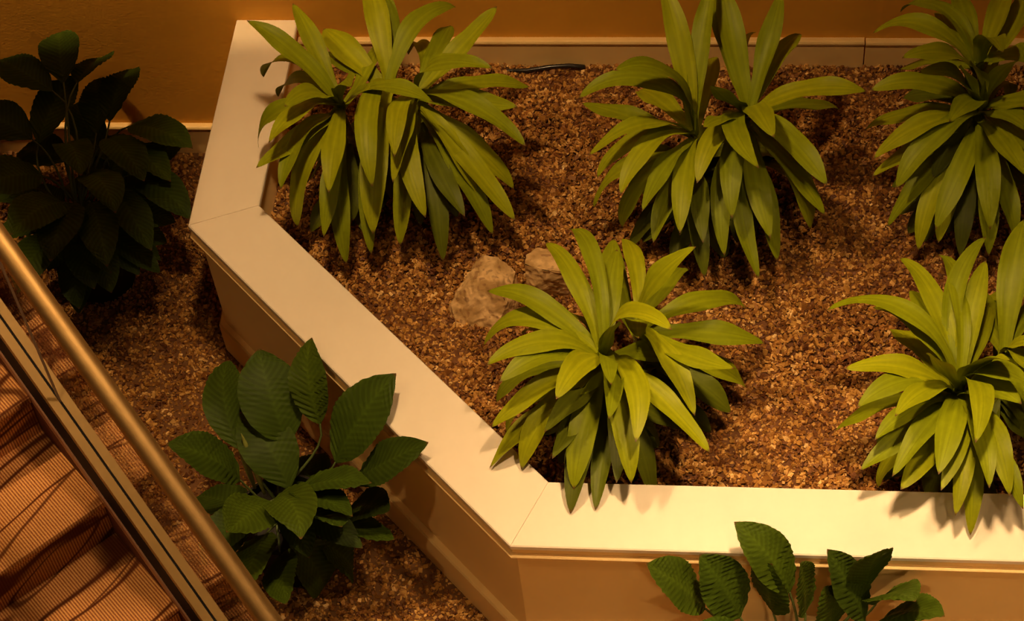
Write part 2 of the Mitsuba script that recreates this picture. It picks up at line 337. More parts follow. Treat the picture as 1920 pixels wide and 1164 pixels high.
# ------------------------------------------------------------------ leaves
def curve(P0, phi, e0, bend, Ln, side, n):
    t = np.linspace(0, 1, n); tm = (t[1:] + t[:-1]) / 2
    e = e0 - bend * tm ** 1.3; a = phi + side * tm
    d = np.stack([np.cos(e) * np.cos(a), np.cos(e) * np.sin(a), np.sin(e)], 1)
    return P0 + np.vstack([[0, 0, 0], np.cumsum(d, 0) * Ln / (n - 1)])
def leaf_mesh(P0, phi, e0, bend, Ln, side, roll, w, prof, na, nc, channel, rip, rng, ribs=0.0):
    X = curve(np.asarray(P0, float), phi, e0, bend, Ln, side, na)
    Tn = np.gradient(X, axis=0); Tn /= np.linalg.norm(Tn, axis=1, keepdims=True)
    t = np.linspace(0, 1, na); a = phi + side * t
    Sd = np.stack([-np.sin(a), np.cos(a), 0 * a], 1); Nn = np.cross(Tn, Sd)
    S2 = math.cos(roll) * Sd + math.sin(roll) * Nn; N2_ = np.cross(Tn, S2)
    u = np.linspace(-1, 1, nc)
    wid = np.interp(t, *prof) * w / 2
    ph = rng.uniform(0, 6.28, 4)
    V = X[:, None] + S2[:, None] * (wid[:, None] * u)[..., None]
    lift = channel * wid[:, None] * np.abs(u) ** 1.5 * (1 - .6 * t[:, None])
    edge = rip * np.abs(u) ** 2 * np.where(u > 0, np.sin(t[:, None] * 13 + ph[0]), np.sin(t[:, None] * 11 + ph[1])) * np.sin(np.pi * t[:, None]) ** .5
    lift = lift + edge
    if ribs: lift = lift + ribs * np.sin((t[:, None] * Ln - np.abs(u) * wid[:, None] * .75) * (2 * np.pi / .0165)) * np.minimum(1, 3 * np.abs(u)) * np.minimum(1, wid[:, None] / .03) 
    V = V + N2_[:, None] * lift[..., None]
    uv = np.stack(np.broadcast_arrays((u * .5 + .5)[None], t[:, None]), -1).reshape(-1, 2)
    i = np.arange(na - 1)[:, None] * nc + np.arange(nc - 1)[None]
    f = np.stack([i, i + 1, i + nc + 1, i + nc], -1).reshape(-1, 4)
    f = np.vstack([f[:, [0, 1, 2]], f[:, [0, 2, 3]]])
    return trimesh.Trimesh(V.reshape(-1, 3), f, process=False), uv, X
DPROF = ([0, .10, .25, .43, .58, .73, .85, .94, .985, 1], [.46, .45, .66, .95, 1.04, .93, .66, .35, .13, .02])
LPROF = ([0, .05, .15, .3, .45, .6, .75, .88, .96, 1], [.06, .25, .58, .88, 1.0, .97, .78, .45, .16, .02])
def inside(x, y): return np.minimum(np.minimum(x - W_, y - (YF + W_)), x * N2[0] + y * N2[1] - W_)
def clear(X):
    x, y, z = X.T
    return (z > BED - .005).all() and (y < L - .03).all() and not ((inside(x, y) < .03) & (z < .02)).any()

# head, azimuth, start elevation, droop, length, drop below head, sideways turn, roll, width
DRACAENA = {
    1: dict(heads={'A': (0.453, 0.271, 0.24), 'B': (0.671, 0.315, 0.24), 'C': (0.584, 0.363, 0.24)}, leaves=[
        ('A', 2.753, 1.086, 0.941, 0.377, 0.014, -0.074, 0.036, 0.068),
        ('A', 2.32, 0.603, 1.937, 0.41, 0.011, 0.475, 0.375, 0.064),
        ('A', 2.265, 0.193, 1.482, 0.377, 0.022, 0.502, 0.075, 0.068),
        ('A', 4.223, 1.189, 0.95, 0.354, 0.023, 0.164, -0.183, 0.071),
        ('A', 4.225, 0.993, 1.319, 0.369, 0.017, -0.006, 0.142, 0.067),
        ('A', 3.201, 0.27, 1.874, 0.365, 0.007, 0.152, 0.017, 0.069),
        ('A', 4.25, 0.294, 0.332, 0.35, 0.029, -0.315, 0.006, 0.069),
        ('A', 4.839, 0.55, 1.141, 0.364, 0.027, -0.179, 0.056, 0.065),
        ('A', 4.72, -0.058, 0.819, 0.384, 0.055, -0.22, 0.146, 0.061),
        ('A', 4.267, 0.038, 1.621, 0.421, 0.016, 0.005, 0.112, 0.065),
        ('C', 4.509, 0.822, 1.937, 0.489, 0.005, 0.428, 0.032, 0.066),
        ('B', 4.552, 0.969, 1.568, 0.384, 0.019, 0.22, 0.16, 0.062),
        ('B', 4.711, 0.493, 1.064, 0.364, 0.019, -0.16, 0.245, 0.058),
        ('A', 6.077, 1.008, 1.392, 0.372, 0.026, -0.227, -0.162, 0.067),
        ('B', 5.732, 0.6, 1.259, 0.435, 0.012, -0.052, -0.061, 0.067),
        ('B', -0.857, -0.001, 1.524, 0.394, 0.044, 0.169, -0.021, 0.068),
        ('B', 5.004, 0.245, 0.858, 0.358, 0.153, 0.356, -0.065, 0.063),
        ('B', 4.509, 0.352, 1.296, 0.422, 0.047, 0.739, 0.014, 0.063),
        ('C', 4.588, -0.038, 0.937, 0.467, 0.027, 0.142, -0.067, 0.078),
        ('B', 5.46, -0.249, 0.52, 0.461, 0.035, 0.139, -0.016, 0.068),
        ('B', -0.676, -0.084, 0.989, 0.393, 0.05, 0.328, 0.036, 0.07),
        ('B', 0.095, 0.331, 0.991, 0.348, 0.016, 0.243, -0.075, 0.067),
        ('B', -0.634, 1.364, 1.719, 0.371, 0.005, 0.49, 0.013, 0.069),
        ('B', 5.785, 0.38, 0.319, 0.344, 0.02, 0.27, 0.146, 0.073),
        ('B', 0.656, 0.565, 0.495, 0.365, 0.025, 0.372, -0.047, 0.068),
        ('B', 1.22, 0.382, 1.001, 0.347, 0.029, 0.319, -0.079, 0.065),
        ('C', 1.239, 0.847, 1.715, 0.389, 0.02, -0.404, 0.031, 0.07),
        ('B', 1.285, 0.231, 1.463, 0.443, 0.029, 1.2, 0.298, 0.057),
        ('C', 1.795, 0.87, 1.068, 0.37, 0.028, 0.075, -0.001, 0.071),
        ('C', 1.461, 0.546, 0.343, 0.382, 0.05, 0.646, -0.005, 0.06),
        ('A', 2.116, 0.866, 0.99, 0.381, 0.034, -0.053, 0.143, 0.057),
        ('C', 2.526, 0.437, 0.857, 0.356, 0.058, -0.407, -0.141, 0.079),
        ('A', 1.071, 0.212, 0.65, 0.352, 0.033, 0.559, -0.289, 0.061),
        ('C', 2.632, 0.324, 1.079, 0.355, 0.054, -0.294, 0.252, 0.064),
        ('A', 5.288, 1.316, 0.934, 0.359, 0.016, -0.188, 0.306, 0.066),
        ('A', 4.143, 0.726, 1.577, 0.378, 0.049, 0.321, 0.266, 0.063),
        ('A', 4.665, -0.128, 1.076, 0.433, 0.094, 0.227, 0.078, 0.06),
        ('B', 5.072, -0.167, 0.952, 0.436, 0.13, -0.306, 0.007, 0.059),
        ('C', -1.851, -0.067, 1.06, 0.499, 0.072, 0.404, 0.132, 0.06),
        ('B', 4.579, -0.103, 1.004, 0.413, 0.091, 0.014, 0.1, 0.062),
        ('B', -0.9, -0.169, 0.898, 0.44, 0.08, 0.004, -0.1, 0.063),
    ]),
    2: dict(heads={'A': (1.478, 0.168, 0.24), 'B': (1.635, 0.256, 0.24)}, leaves=[
        ('A', 1.76, 1.058, 0.708, 0.455, 0.016, 0.207, -0.001, 0.069),
        ('A', 1.534, 1.037, 0.738, 0.444, 0.018, -0.199, -0.08, 0.058),
        ('A', 7.642, 0.527, 1.246, 0.354, 0.03, 0.118, -0.044, 0.064),
        ('A', 3.192, 1.539, 2.282, 0.479, 0.002, 0.267, -0.029, 0.07),
        ('A', 3.394, 1.56, 1.37, 0.456, -0.015, 0.434, -0.165, 0.071),
        ('A', 2.29, 0.045, 0.862, 0.331, -0.004, -0.253, 0.014, 0.069),
        ('A', 2.882, 0.136, 0.391, 0.358, 0.024, -0.295, 0.096, 0.067),
        ('A', -2.498, 1.052, 1.538, 0.415, 0.023, -0.014, 0.258, 0.066),
        ('A', 3.551, 0.766, 1.894, 0.361, 0.018, 0.24, 0.212, 0.065),
        ('A', 3.882, 0.892, 1.703, 0.388, 0.018, 0.428, 0.111, 0.066),
        ('A', 3.181, 0.12, 1.506, 0.384, 0.099, 0.332, 0.211, 0.066),
        ('A', 3.609, -0.059, 1.569, 0.357, 0.07, 0.164, 0.031, 0.068),
        ('A', 4.316, 0.622, 1.144, 0.356, 0.038, -0.014, 0.254, 0.061),
        ('A', 4.571, 0.507, 1.276, 0.366, 0.032, 0.12, 0.041, 0.062),
        ('A', -1.46, 0.51, 1.018, 0.346, 0.123, -0.013, -0.062, 0.055),
        ('B', 4.108, 0.87, 1.534, 0.397, 0.038, 0.359, 0.077, 0.066),
        ('B', -2.153, 0.886, 0.997, 0.467, 0.03, 1.2, -0.022, 0.066),
        ('B', 4.262, 0.848, 0.363, 0.356, 0.047, -0.036, 0.129, 0.068),
        ('B', -1.928, 0.47, 1.345, 0.392, 0.027, 0.481, 0.023, 0.064),
        ('B', -1.563, 0.152, 0.944, 0.367, 0.084, 0.373, -0.015, 0.067),
        ('B', -1.528, 1.085, 1.12, 0.364, 0.018, 0.334, 0.119, 0.074),
        ('B', 5.311, 0.444, 1.106, 0.365, 0.007, 0.142, 0.085, 0.073),
        ('B', 5.326, 0.111, 0.89, 0.36, 0.068, 0.173, -0.135, 0.064),
        ('B', -0.06, 0.8, 1.125, 0.358, 0.02, 0.035, 0.067, 0.071),
        ('B', 0.526, -0.025, 0.881, 0.352, 0.044, 0.036, -0.158, 0.067),
        ('B', 1.133, 0.57, 1.147, 0.343, 0.013, -0.052, -0.102, 0.064),
        ('B', 1.169, 0.933, 0.944, 0.379, 0.021, 0.239, -0.106, 0.06),
        ('B', 1.96, 0.916, 0.695, 0.408, 0.026, -0.219, -0.023, 0.072),
        ('B', 2.175, 0.777, 0.651, 0.406, 0.021, -0.564, 0.228, 0.055),
        ('B', -2.124, 0.967, -0.035, 0.374, 0.036, 0.071, 0.242, 0.072),
        ('B', 2.011, 0.38, 1.019, 0.398, 0.032, -0.975, -0.237, 0.045),
        ('B', 4.412, -0.092, 0.754, 0.471, 0.077, 0.813, -0.071, 0.056),
        ('B', -1.373, -0.102, 0.987, 0.399, 0.098, 0.14, -0.107, 0.06),
        ('A', 4.726, 0.003, 1.063, 0.378, 0.102, 0.236, -0.047, 0.058),
        ('A', 4.358, 0.393, 1.172, 0.347, 0.09, 0.058, 0.168, 0.06),
        ('B', 4.178, 0.12, 1.085, 0.44, 0.059, 0.793, 0.066, 0.058),
        ('B', -0.794, -0.075, 1.432, 0.388, 0.059, -0.139, -0.134, 0.064),
    ]),
    3: dict(heads={'A': (1.263, -0.579, 0.17), 'B': (1.35, -0.464, 0.17)}, leaves=[
        ('A', 1.532, 0.721, 1.127, 0.35, 0.023, -0.05, -0.015, 0.066),
        ('A', 1.915, 0.852, 1.382, 0.419, 0.026, 0.264, 0.162, 0.059),
        ('A', 1.547, 0.953, 1.885, 0.486, 0.002, 0.594, 0.208, 0.051),
        ('B', 2.177, 0.263, 0.507, 0.357, 0.068, -0.706, -0.013, 0.072),
        ('B', 1.565, 0.5, 1.264, 0.362, 0.031, 0.368, 0.145, 0.05),
        ('B', 6.503, 1.56, 1.129, 0.349, 0.023, 0.071, 0.024, 0.069),
        ('B', 1.047, 0.093, 1.05, 0.339, -0.003, 0.322, -0.148, 0.064),
        ('B', 6.745, 0.357, 1.571, 0.385, 0.033, 0.11, -0.01, 0.069),
        ('B', -0.091, 0.251, 1.005, 0.357, 0.051, 0.345, 0.069, 0.071),
        ('B', -0.955, 0.472, 0.212, 0.365, 0.04, 0.488, -0.03, 0.068),
        ('A', 6.034, 1.557, 1.476, 0.441, 0.005, -0.632, 0.008, 0.069),
        ('A', 5.239, 1.331, 0.293, 0.348, 0.036, -0.193, 0.415, 0.063),
        ('B', 4.741, 1.377, 1.058, 0.369, 0.071, 0.063, 0.065, 0.068),
        ('A', 0.551, -0.173, 1.562, 0.321, 0.019, 0.131, 0.136, 0.071),
        ('B', -0.972, 0.577, 1.25, 0.355, 0.023, -0.216, -0.148, 0.061),
        ('A', -0.78, 0.186, 0.796, 0.406, -0.02, 0.048, -0.137, 0.064),
        ('A', 5.537, 0.904, 1.364, 0.419, 0.02, -0.995, -0.059, 0.063),
        ('A', 5.077, 0.56, 1.49, 0.417, 0.015, -0.269, 0.005, 0.07),
        ('A', -0.929, -0.041, 1.497, 0.372, 0.122, -0.319, -0.194, 0.057),
        ('A', 4.494, 0.318, 1.294, 0.382, 0.037, 0.062, -0.035, 0.074),
        ('A', 4.442, 0.305, 1.009, 0.417, 0.106, 0.178, 0.008, 0.068),
        ('A', 4.787, 0.272, 0.768, 0.388, 0.135, -0.198, 0.092, 0.055),
        ('A', 4.908, 1.175, 0.947, 0.357, 0.028, -0.057, -0.402, 0.05),
        ('A', 5.122, 0.855, 0.78, 0.362, 0.031, -0.549, -0.005, 0.051),
        ('A', 3.876, 0.44, 1.661, 0.393, 0.062, 0.339, 0.047, 0.067),
        ('A', 3.873, 0.446, 1.046, 0.376, 0.018, -0.124, 0.115, 0.066),
        ('A', 4.377, 1.129, 1.227, 0.362, 0.022, -0.039, -0.118, 0.074),
        ('A', 2.493, 0.786, 1.415, 0.417, 0.034, 0.231, 0.041, 0.067),
        ('A', 2.546, 0.712, 2.057, 0.434, 0.019, 0.738, 0.077, 0.067),
        ('A', 2.391, 0.18, 1.372, 0.347, 0.007, 0.301, 0.22, 0.065),
        ('A', 3.372, 1.148, 1.604, 0.396, 0.033, 0.327, -0.008, 0.069),
        ('A', 3.609, 1.143, 1.495, 0.388, 0.048, 0.256, -0.053, 0.07),
        ('A', 3.024, 0.25, 1.554, 0.37, 0.06, 0.421, 0.135, 0.066),
        ('A', 3.817, 0.269, 1.006, 0.413, 0.091, 0.084, 0.252, 0.062),
        ('A', 3.363, -0.011, 1.402, 0.379, 0.064, 0.059, 0.172, 0.066),
        ('B', -0.59, 0.055, 1.067, 0.314, 0.124, 0.334, 0.17, 0.078),
        ('B', -0.261, -0.068, 1.141, 0.363, 0.085, 0.5, 0.068, 0.071),
        ('A', 4.37, 0.753, 0.701, 0.349, 0.104, -0.209, 0.161, 0.064),
        ('A', 1.889, 0.087, 1.482, 0.364, 0.022, 0.266, 0.609, 0.062),
        ('A', 5.088, 0.525, 1.079, 0.36, 0.112, -0.473, -0.013, 0.054),
        ('A', 4.398, 0.638, 0.82, 0.344, 0.137, -0.121, 0.169, 0.062),
    ]),
    4: dict(heads={'A': (2.276, 0.256, 0.24), 'B': (2.257, 0.278, 0.4)}, leaves=[
        ('B', 2.513, 0.975, 1.954, 0.373, 0.046, 0.437, 0.083, 0.067),
        ('B', 1.909, 0.606, 1.743, 0.389, 0.011, 0.647, 0.189, 0.066),
        ('B', 2.084, 0.078, 0.739, 0.349, 0.027, -0.537, 0.202, 0.062),
        ('B', 1.821, 0.416, 0.994, 0.339, -0.001, -0.146, 0.155, 0.061),
        ('B', 1.211, 0.577, 1.235, 0.359, 0.038, 0.095, -0.103, 0.058),
        ('B', 4.716, 1.463, 1.27, 0.374, 0.026, 0.165, -0.082, 0.07),
        ('B', 0.801, 0.221, 0.433, 0.362, 0.037, 0.677, -0.129, 0.06),
        ('B', -2.532, 0.984, 0.82, 0.347, 0.027, -0.014, -0.084, 0.07),
        ('B', 2.415, -0.337, 0.659, 0.339, 0.024, -0.034, 0.009, 0.069),
        ('A', 3.294, 1.008, 1.42, 0.374, 0.009, -0.012, -0.091, 0.071),
        ('A', 3.538, 1.374, 1.103, 0.365, 0.026, 0.125, -0.123, 0.07),
        ('A', 4.346, 1.184, 1.157, 0.358, 0.016, -0.149, -0.077, 0.07),
        ('A', 3.881, 0.403, 1.448, 0.37, 0.002, 0.07, 0, 0.069),
        ('A', 3.646, 0.571, 1.304, 0.37, 0.025, 0.028, 0.064, 0.067),
        ('A', 3.006, 0.023, 0.939, 0.352, 0.019, -0.098, 0.108, 0.067),
        ('A', 3.937, -0.038, 0.912, 0.395, 0.069, -0.062, 0.192, 0.062),
        ('A', 4.499, 0.262, 1.234, 0.389, 0.04, -0.34, 0.026, 0.066),
        ('A', -1.545, 0.313, 1.262, 0.382, 0.029, 0.054, -0.015, 0.067),
        ('A', 5.045, 0.995, 0.87, 0.349, 0.024, 0.137, 0.135, 0.072),
        ('A', 1.261, 0.136, 1.78, 0.382, 0.024, -0.356, 0.039, 0.07),
        ('A', 5.322, 1.442, 0.615, 0.387, 0.026, 0.038, -0.192, 0.072),
        ('A', 4.107, 1.502, 0.681, 0.346, 0.029, 0.153, -0.372, 0.063),
        ('A', 4.025, 1.215, 0.177, 0.349, 0.025, 0.106, -0.222, 0.066),
        ('A', 1.395, 0.428, 1.383, 0.359, 0.031, -0.108, -0.145, 0.049),
        ('A', -1.418, 0.73, 0.926, 0.358, 0.044, 0.278, -0.019, 0.068),
        ('A', 3.982, 0.038, 1.258, 0.423, 0.069, 0.528, 0.161, 0.058),
        ('A', 4.501, 0.096, 1.18, 0.359, 0.14, 0.134, -0.01, 0.057),
        ('A', -1.264, 0.128, 1.117, 0.372, 0.069, -0.017, -0.156, 0.061),
        ('A', 3.774, 0.147, 0.699, 0.358, 0.035, -0.211, 0.167, 0.065),
        ('A', 5.422, 1.02, 0.776, 0.335, 0.013, 0.174, 0.215, 0.073),
        ('B', 5.271, 1.019, 0.749, 0.338, 0.013, 0.153, 0.227, 0.073),
        ('A', -1.067, 0.647, 1.407, 0.373, 0.015, -0.066, -0.076, 0.066),
        ('A', 4.254, 0.065, 1.274, 0.371, 0.082, 0.22, 0.094, 0.058),
        ('A', 4.823, -0.002, 1.08, 0.392, 0.075, -0.058, -0.123, 0.058),
    ]),
    5: dict(heads={'A': (2.173, -0.673, 0.18), 'B': (2.299, -0.54, 0.18)}, leaves=[
        ('A', 1.89, 0.674, 1.216, 0.344, 0.013, 0.088, 0.029, 0.067),
        ('A', 1.742, 0.903, 1.369, 0.44, 0.027, 0.388, 0.133, 0.062),
        ('A', 1.92, 0.729, 0.946, 0.465, 0.006, -1.036, -0.023, 0.052),
        ('A', 1.433, 0.919, 1.792, 0.48, 0.011, 0.447, 0.365, 0.051),
        ('A', 7.724, 0.866, 1.024, 0.386, 0.027, -0.18, -0.013, 0.061),
        ('A', 2.136, 1.163, 1.967, 0.482, 0.001, 1.042, 0.273, 0.063),
        ('A', 2.188, 1.127, 1.779, 0.359, 0.019, 0.405, 0.236, 0.063),
        ('B', 2, 0.139, 1.521, 0.361, 0.02, 0.436, 0.156, 0.066),
        ('A', 2.214, 0.203, 1.036, 0.335, 0.019, -0.256, 0.18, 0.064),
        ('A', 4.008, 1.128, 0.048, 0.369, 0.006, 0.016, 0.152, 0.071),
        ('A', 3.229, 0.976, 1.192, 0.351, 0.019, 0.047, 0.049, 0.068),
        ('A', 3.333, 1.093, 1.408, 0.381, 0.038, 0.577, 0.069, 0.067),
        ('A', 3.157, 0, 1.107, 0.361, 0.026, 0.026, 0.279, 0.064),
        ('A', 3.868, 1.134, 1.154, 0.368, 0.025, 0.26, 0.152, 0.066),
        ('A', 4.042, 0.199, 0.586, 0.357, -0.004, -0.271, 0.174, 0.062),
        ('A', 4.242, 0.741, 1.275, 0.381, 0.022, -0.136, 0.161, 0.06),
        ('A', 4.543, 0.797, 1.151, 0.358, 0.016, -0.103, -0.001, 0.069),
        ('A', 5.186, 1.337, 1.659, 0.433, 0.014, -0.764, -0.199, 0.061),
        ('A', 5.13, 0.735, 1.503, 0.385, 0.009, -0.225, -0.092, 0.064),
        ('A', 4.837, 0.495, 1.311, 0.372, 0.032, -0.376, -0.082, 0.053),
        ('A', 4.909, 0.231, 1.26, 0.381, 0.045, -0.259, -0.173, 0.054),
        ('A', 4.389, 0.532, 0.737, 0.347, 0.094, -0.316, -0.013, 0.07),
        ('A', 5.283, 1.428, 0.697, 0.392, 0.026, -0.081, -0.242, 0.071),
        ('A', -0.788, 1.442, 1.222, 0.365, 0.023, -0.114, 0.117, 0.071),
        ('A', -0.904, 1.448, 1.274, 0.364, 0.081, -0.059, 0.313, 0.075),
        ('A', 1.16, 0.476, 1.274, 0.355, 0.026, 0.193, -0.158, 0.05),
        ('B', 1.544, 0.889, 0.986, 0.385, 0.024, -0.267, -0.006, 0.076),
        ('B', 1.161, 0.006, 1.422, 0.477, 0.016, 1.2, 0.096, 0.067),
        ('B', 1.439, -0.02, 1.277, 0.353, 0.036, -0.449, -0.222, 0.059),
        ('B', 8.003, 0.144, 1.267, 0.35, 0.037, -0.342, 0.168, 0.057),
        ('A', 5.133, 0.372, 1.088, 0.367, 0.027, 0.031, -0.269, 0.06),
        ('A', 3.589, -0.293, 1.319, 0.343, 0.08, -0.011, 0.168, 0.064),
        ('A', -2.401, 0.883, 1.142, 0.358, 0.042, 0.076, 0.246, 0.063),
        ('A', 4.821, 0.888, 1.333, 0.382, 0.078, -0.554, 0.011, 0.055),
        ('A', 5.009, 0.978, 1.583, 0.391, 0.05, -0.264, -0.164, 0.06),
        ('B', -1.126, 1.175, 0.744, 0.336, 0.008, 0.133, 0.266, 0.074),
        ('B', 4.954, 0.968, 1.106, 0.36, 0.006, 0.159, -0.134, 0.065),
        ('B', 1.061, 0.255, 1.35, 0.348, 0.014, -0.022, -0.23, 0.059),
        ('B', 4.824, 0.727, 1.164, 0.362, 0.022, 0.11, -0.194, 0.06),
    ]),
}
# leaf base x, y, z, azimuth, start elevation, droop, length, sideways turn, roll, width
LILY = {
    1: dict(crown=(-0.463, 0.285, -0.36), leaves=[
        (-0.518, 0.603, -0.02, 1.816, 0.43, 1.115, 0.264, 0.061, -0.05, 0.121),
        (-0.48, 0.614, -0.032, 1.356, -0.092, 0.824, 0.251, 0.211, -0.302, 0.122),
        (-0.387, 0.554, -0.143, 1.497, 0.46, 1.215, 0.27, -0.074, -0.248, 0.12),
        (-0.553, 0.58, -0.033, 2.696, 0.332, 0.782, 0.257, -0.297, 0.088, 0.122),
        (-0.599, 0.456, -0.143, 1.197, 0.662, 0.91, 0.272, 0.009, -0.009, 0.125),
        (-0.322, 0.538, -0.151, 5.831, 0.527, 0.948, 0.277, -0.042, -0.184, 0.121),
        (-0.312, 0.39, -0.221, -0.493, 0.502, 1.241, 0.307, -0.282, -0.156, 0.12),
        (-0.41, 0.488, -0.255, 2.341, 0.495, 0.933, 0.285, -0.488, 0.174, 0.108),
        (-0.429, 0.519, -0.163, 1.6, 0.333, 0.882, 0.27, 0.446, -0.228, 0.113),
        (-0.616, 0.458, -0.125, 2.733, 0.448, 0.989, 0.256, -0.112, -0.11, 0.13),
        (-0.553, 0.318, -0.144, 4.004, 0.876, 0.915, 0.249, 0.064, -0.334, 0.134),
        (-0.471, 0.229, -0.167, 4.363, 0.815, 0.885, 0.275, -0.021, -0.266, 0.133),
        (-0.323, 0.314, -0.186, 5.198, 0.364, 0.994, 0.3, 0.162, -0.306, 0.109),
        (-0.39, 0.239, -0.178, 5.228, 0.457, 0.982, 0.297, -0.239, 0.072, 0.114),
        (-0.438, 0.231, -0.169, 4.731, 0.576, 0.953, 0.288, -0.054, -0.003, 0.125),
        (-0.382, 0.48, -0.146, -0.784, 0.582, 1.053, 0.286, -0.197, -0.244, 0.116),
        (-0.514, 0.449, -0.213, 2.8, 0.029, 0.748, 0.248, -0.3, -0.058, 0.127),
        (-0.41, 0.307, -0.13, 5.624, 0.743, 1.039, 0.304, -0.532, -0.294, 0.114),
        (-0.521, 0.466, -0.157, 5.48, 0.79, 0.961, 0.294, -0.465, -0.295, 0.109),
        (-0.336, 0.48, -0.171, 5.538, 0.514, 0.938, 0.28, -0.004, -0.353, 0.117),
    ]),
    2: dict(crown=(0.337, -0.746, -0.36), leaves=[
        (0.217, -0.626, -0.237, 2.156, 0.618, 1.063, 0.311, -0.662, -0.181, 0.112),
        (0.366, -0.64, -0.185, 2.097, 0.917, 0.872, 0.292, -0.24, -0.01, 0.161),
        (0.376, -0.748, -0.245, 2.094, 0.799, 1.045, 0.277, 0.286, -0.081, 0.141),
        (0.462, -0.61, -0.125, 2.146, 1.166, 1.077, 0.256, -0.765, -0.33, 0.103),
        (0.524, -0.738, -0.123, 6.94, 1.018, 0.632, 0.319, 0.077, 0.136, 0.147),
        (0.582, -0.774, -0.155, 5.951, 0.961, 0.442, 0.321, 0.447, 0.295, 0.109),
        (0.251, -0.766, -0.182, 3.248, 1.248, 0.842, 0.265, 0.02, -0.023, 0.126),
        (0.349, -0.834, -0.18, 4.542, 0.813, 0.363, 0.268, -0.215, -0.28, 0.135),
        (0.357, -0.831, -0.176, 5.709, 0.965, 0.966, 0.327, -0.822, -0.026, 0.123),
        (0.409, -0.803, -0.183, -0.207, 0.883, 0.872, 0.289, 0.015, -0.397, 0.121),
        (0.416, -0.803, -0.186, -0.681, 0.854, 0.854, 0.284, 0.039, -0.565, 0.119),
        (0.438, -0.827, -0.38, 6.228, -0.688, 1.154, 0.229, 0.039, -0.15, 0.123),
        (0.347, -0.881, -0.383, 5.027, 0.734, 0.644, 0.265, -0.009, 0.495, 0.109),
        (0.517, -0.735, -0.381, -0.569, 1.003, 0.574, 0.268, -0.034, 0.037, 0.126),
        (0.475, -0.844, -0.254, -0.953, 1.135, 0.685, 0.28, 0.049, -0.526, 0.122),
        (0.255, -0.741, -0.385, 2.742, -0.091, 0.719, 0.269, -0.189, 0.164, 0.121),
        (0.376, -0.851, -0.317, -0.571, -0.713, 1.373, 0.285, 0.059, -0.074, 0.123),
        (0.375, -0.73, -0.397, 1.591, 0.12, 1, 0.286, -0.137, -0.086, 0.121),
        (0.316, -0.853, -0.317, 4.677, 0.649, 0.666, 0.263, -0.022, 0.324, 0.117),
        (0.478, -0.742, -0.345, -0.905, 0.352, 0.035, 0.285, 0.52, -0.572, 0.118),
    ]),
    3: dict(crown=(1.774, -1.218, -0.36), leaves=[
        (1.54, -1.142, -0.149, 3.322, 1.179, 0.368, 0.278, -0.142, -0.218, 0.12),
        (1.63, -1.16, -0.157, 2.78, 1.284, 0.447, 0.251, -0.135, -0.28, 0.127),
        (1.753, -1.135, -0.067, 2.673, 1.278, 0.842, 0.27, -0.018, -0.18, 0.113),
        (1.715, -1.127, -0.191, 3.61, 1.357, -0.4, 0.256, 0.052, 0.314, 0.124),
        (1.795, -1.144, -0.154, 2.618, 1.539, 0.166, 0.229, 0.073, 0.116, 0.11),
        (1.944, -1.167, -0.141, 2.604, 1.226, 0.365, 0.259, -0.09, 0.033, 0.109),
        (1.943, -1.112, -0.091, 5.366, 1.558, 0.362, 0.271, -0.096, -0.089, 0.116),
        (1.975, -1.1, -0.174, -0.924, 1.339, 0.754, 0.282, -0.146, -0.075, 0.124),
        (1.994, -1.107, -0.242, -0.612, 1.194, 0.725, 0.274, -0.038, -0.205, 0.122),
        (1.866, -1.147, -0.228, 2.405, 1.408, 0.101, 0.179, 0.083, 0.031, 0.113),
        (1.675, -1.238, -0.188, 3.598, 1.068, 0.684, 0.269, -0.054, 0.01, 0.125),
        (1.918, -1.213, -0.216, 5.674, 1.085, 0.954, 0.282, -0.08, -0.066, 0.123),
    ]),
}
SPEARS = [([0.285, -0.713, -0.33], [0.266, -0.682, -0.205], [0.246, -0.652, -0.12], .009), ([0.255, -0.696, -0.33], [0.239, -0.669, -0.23], [0.223, -0.643, -0.17], .009)]


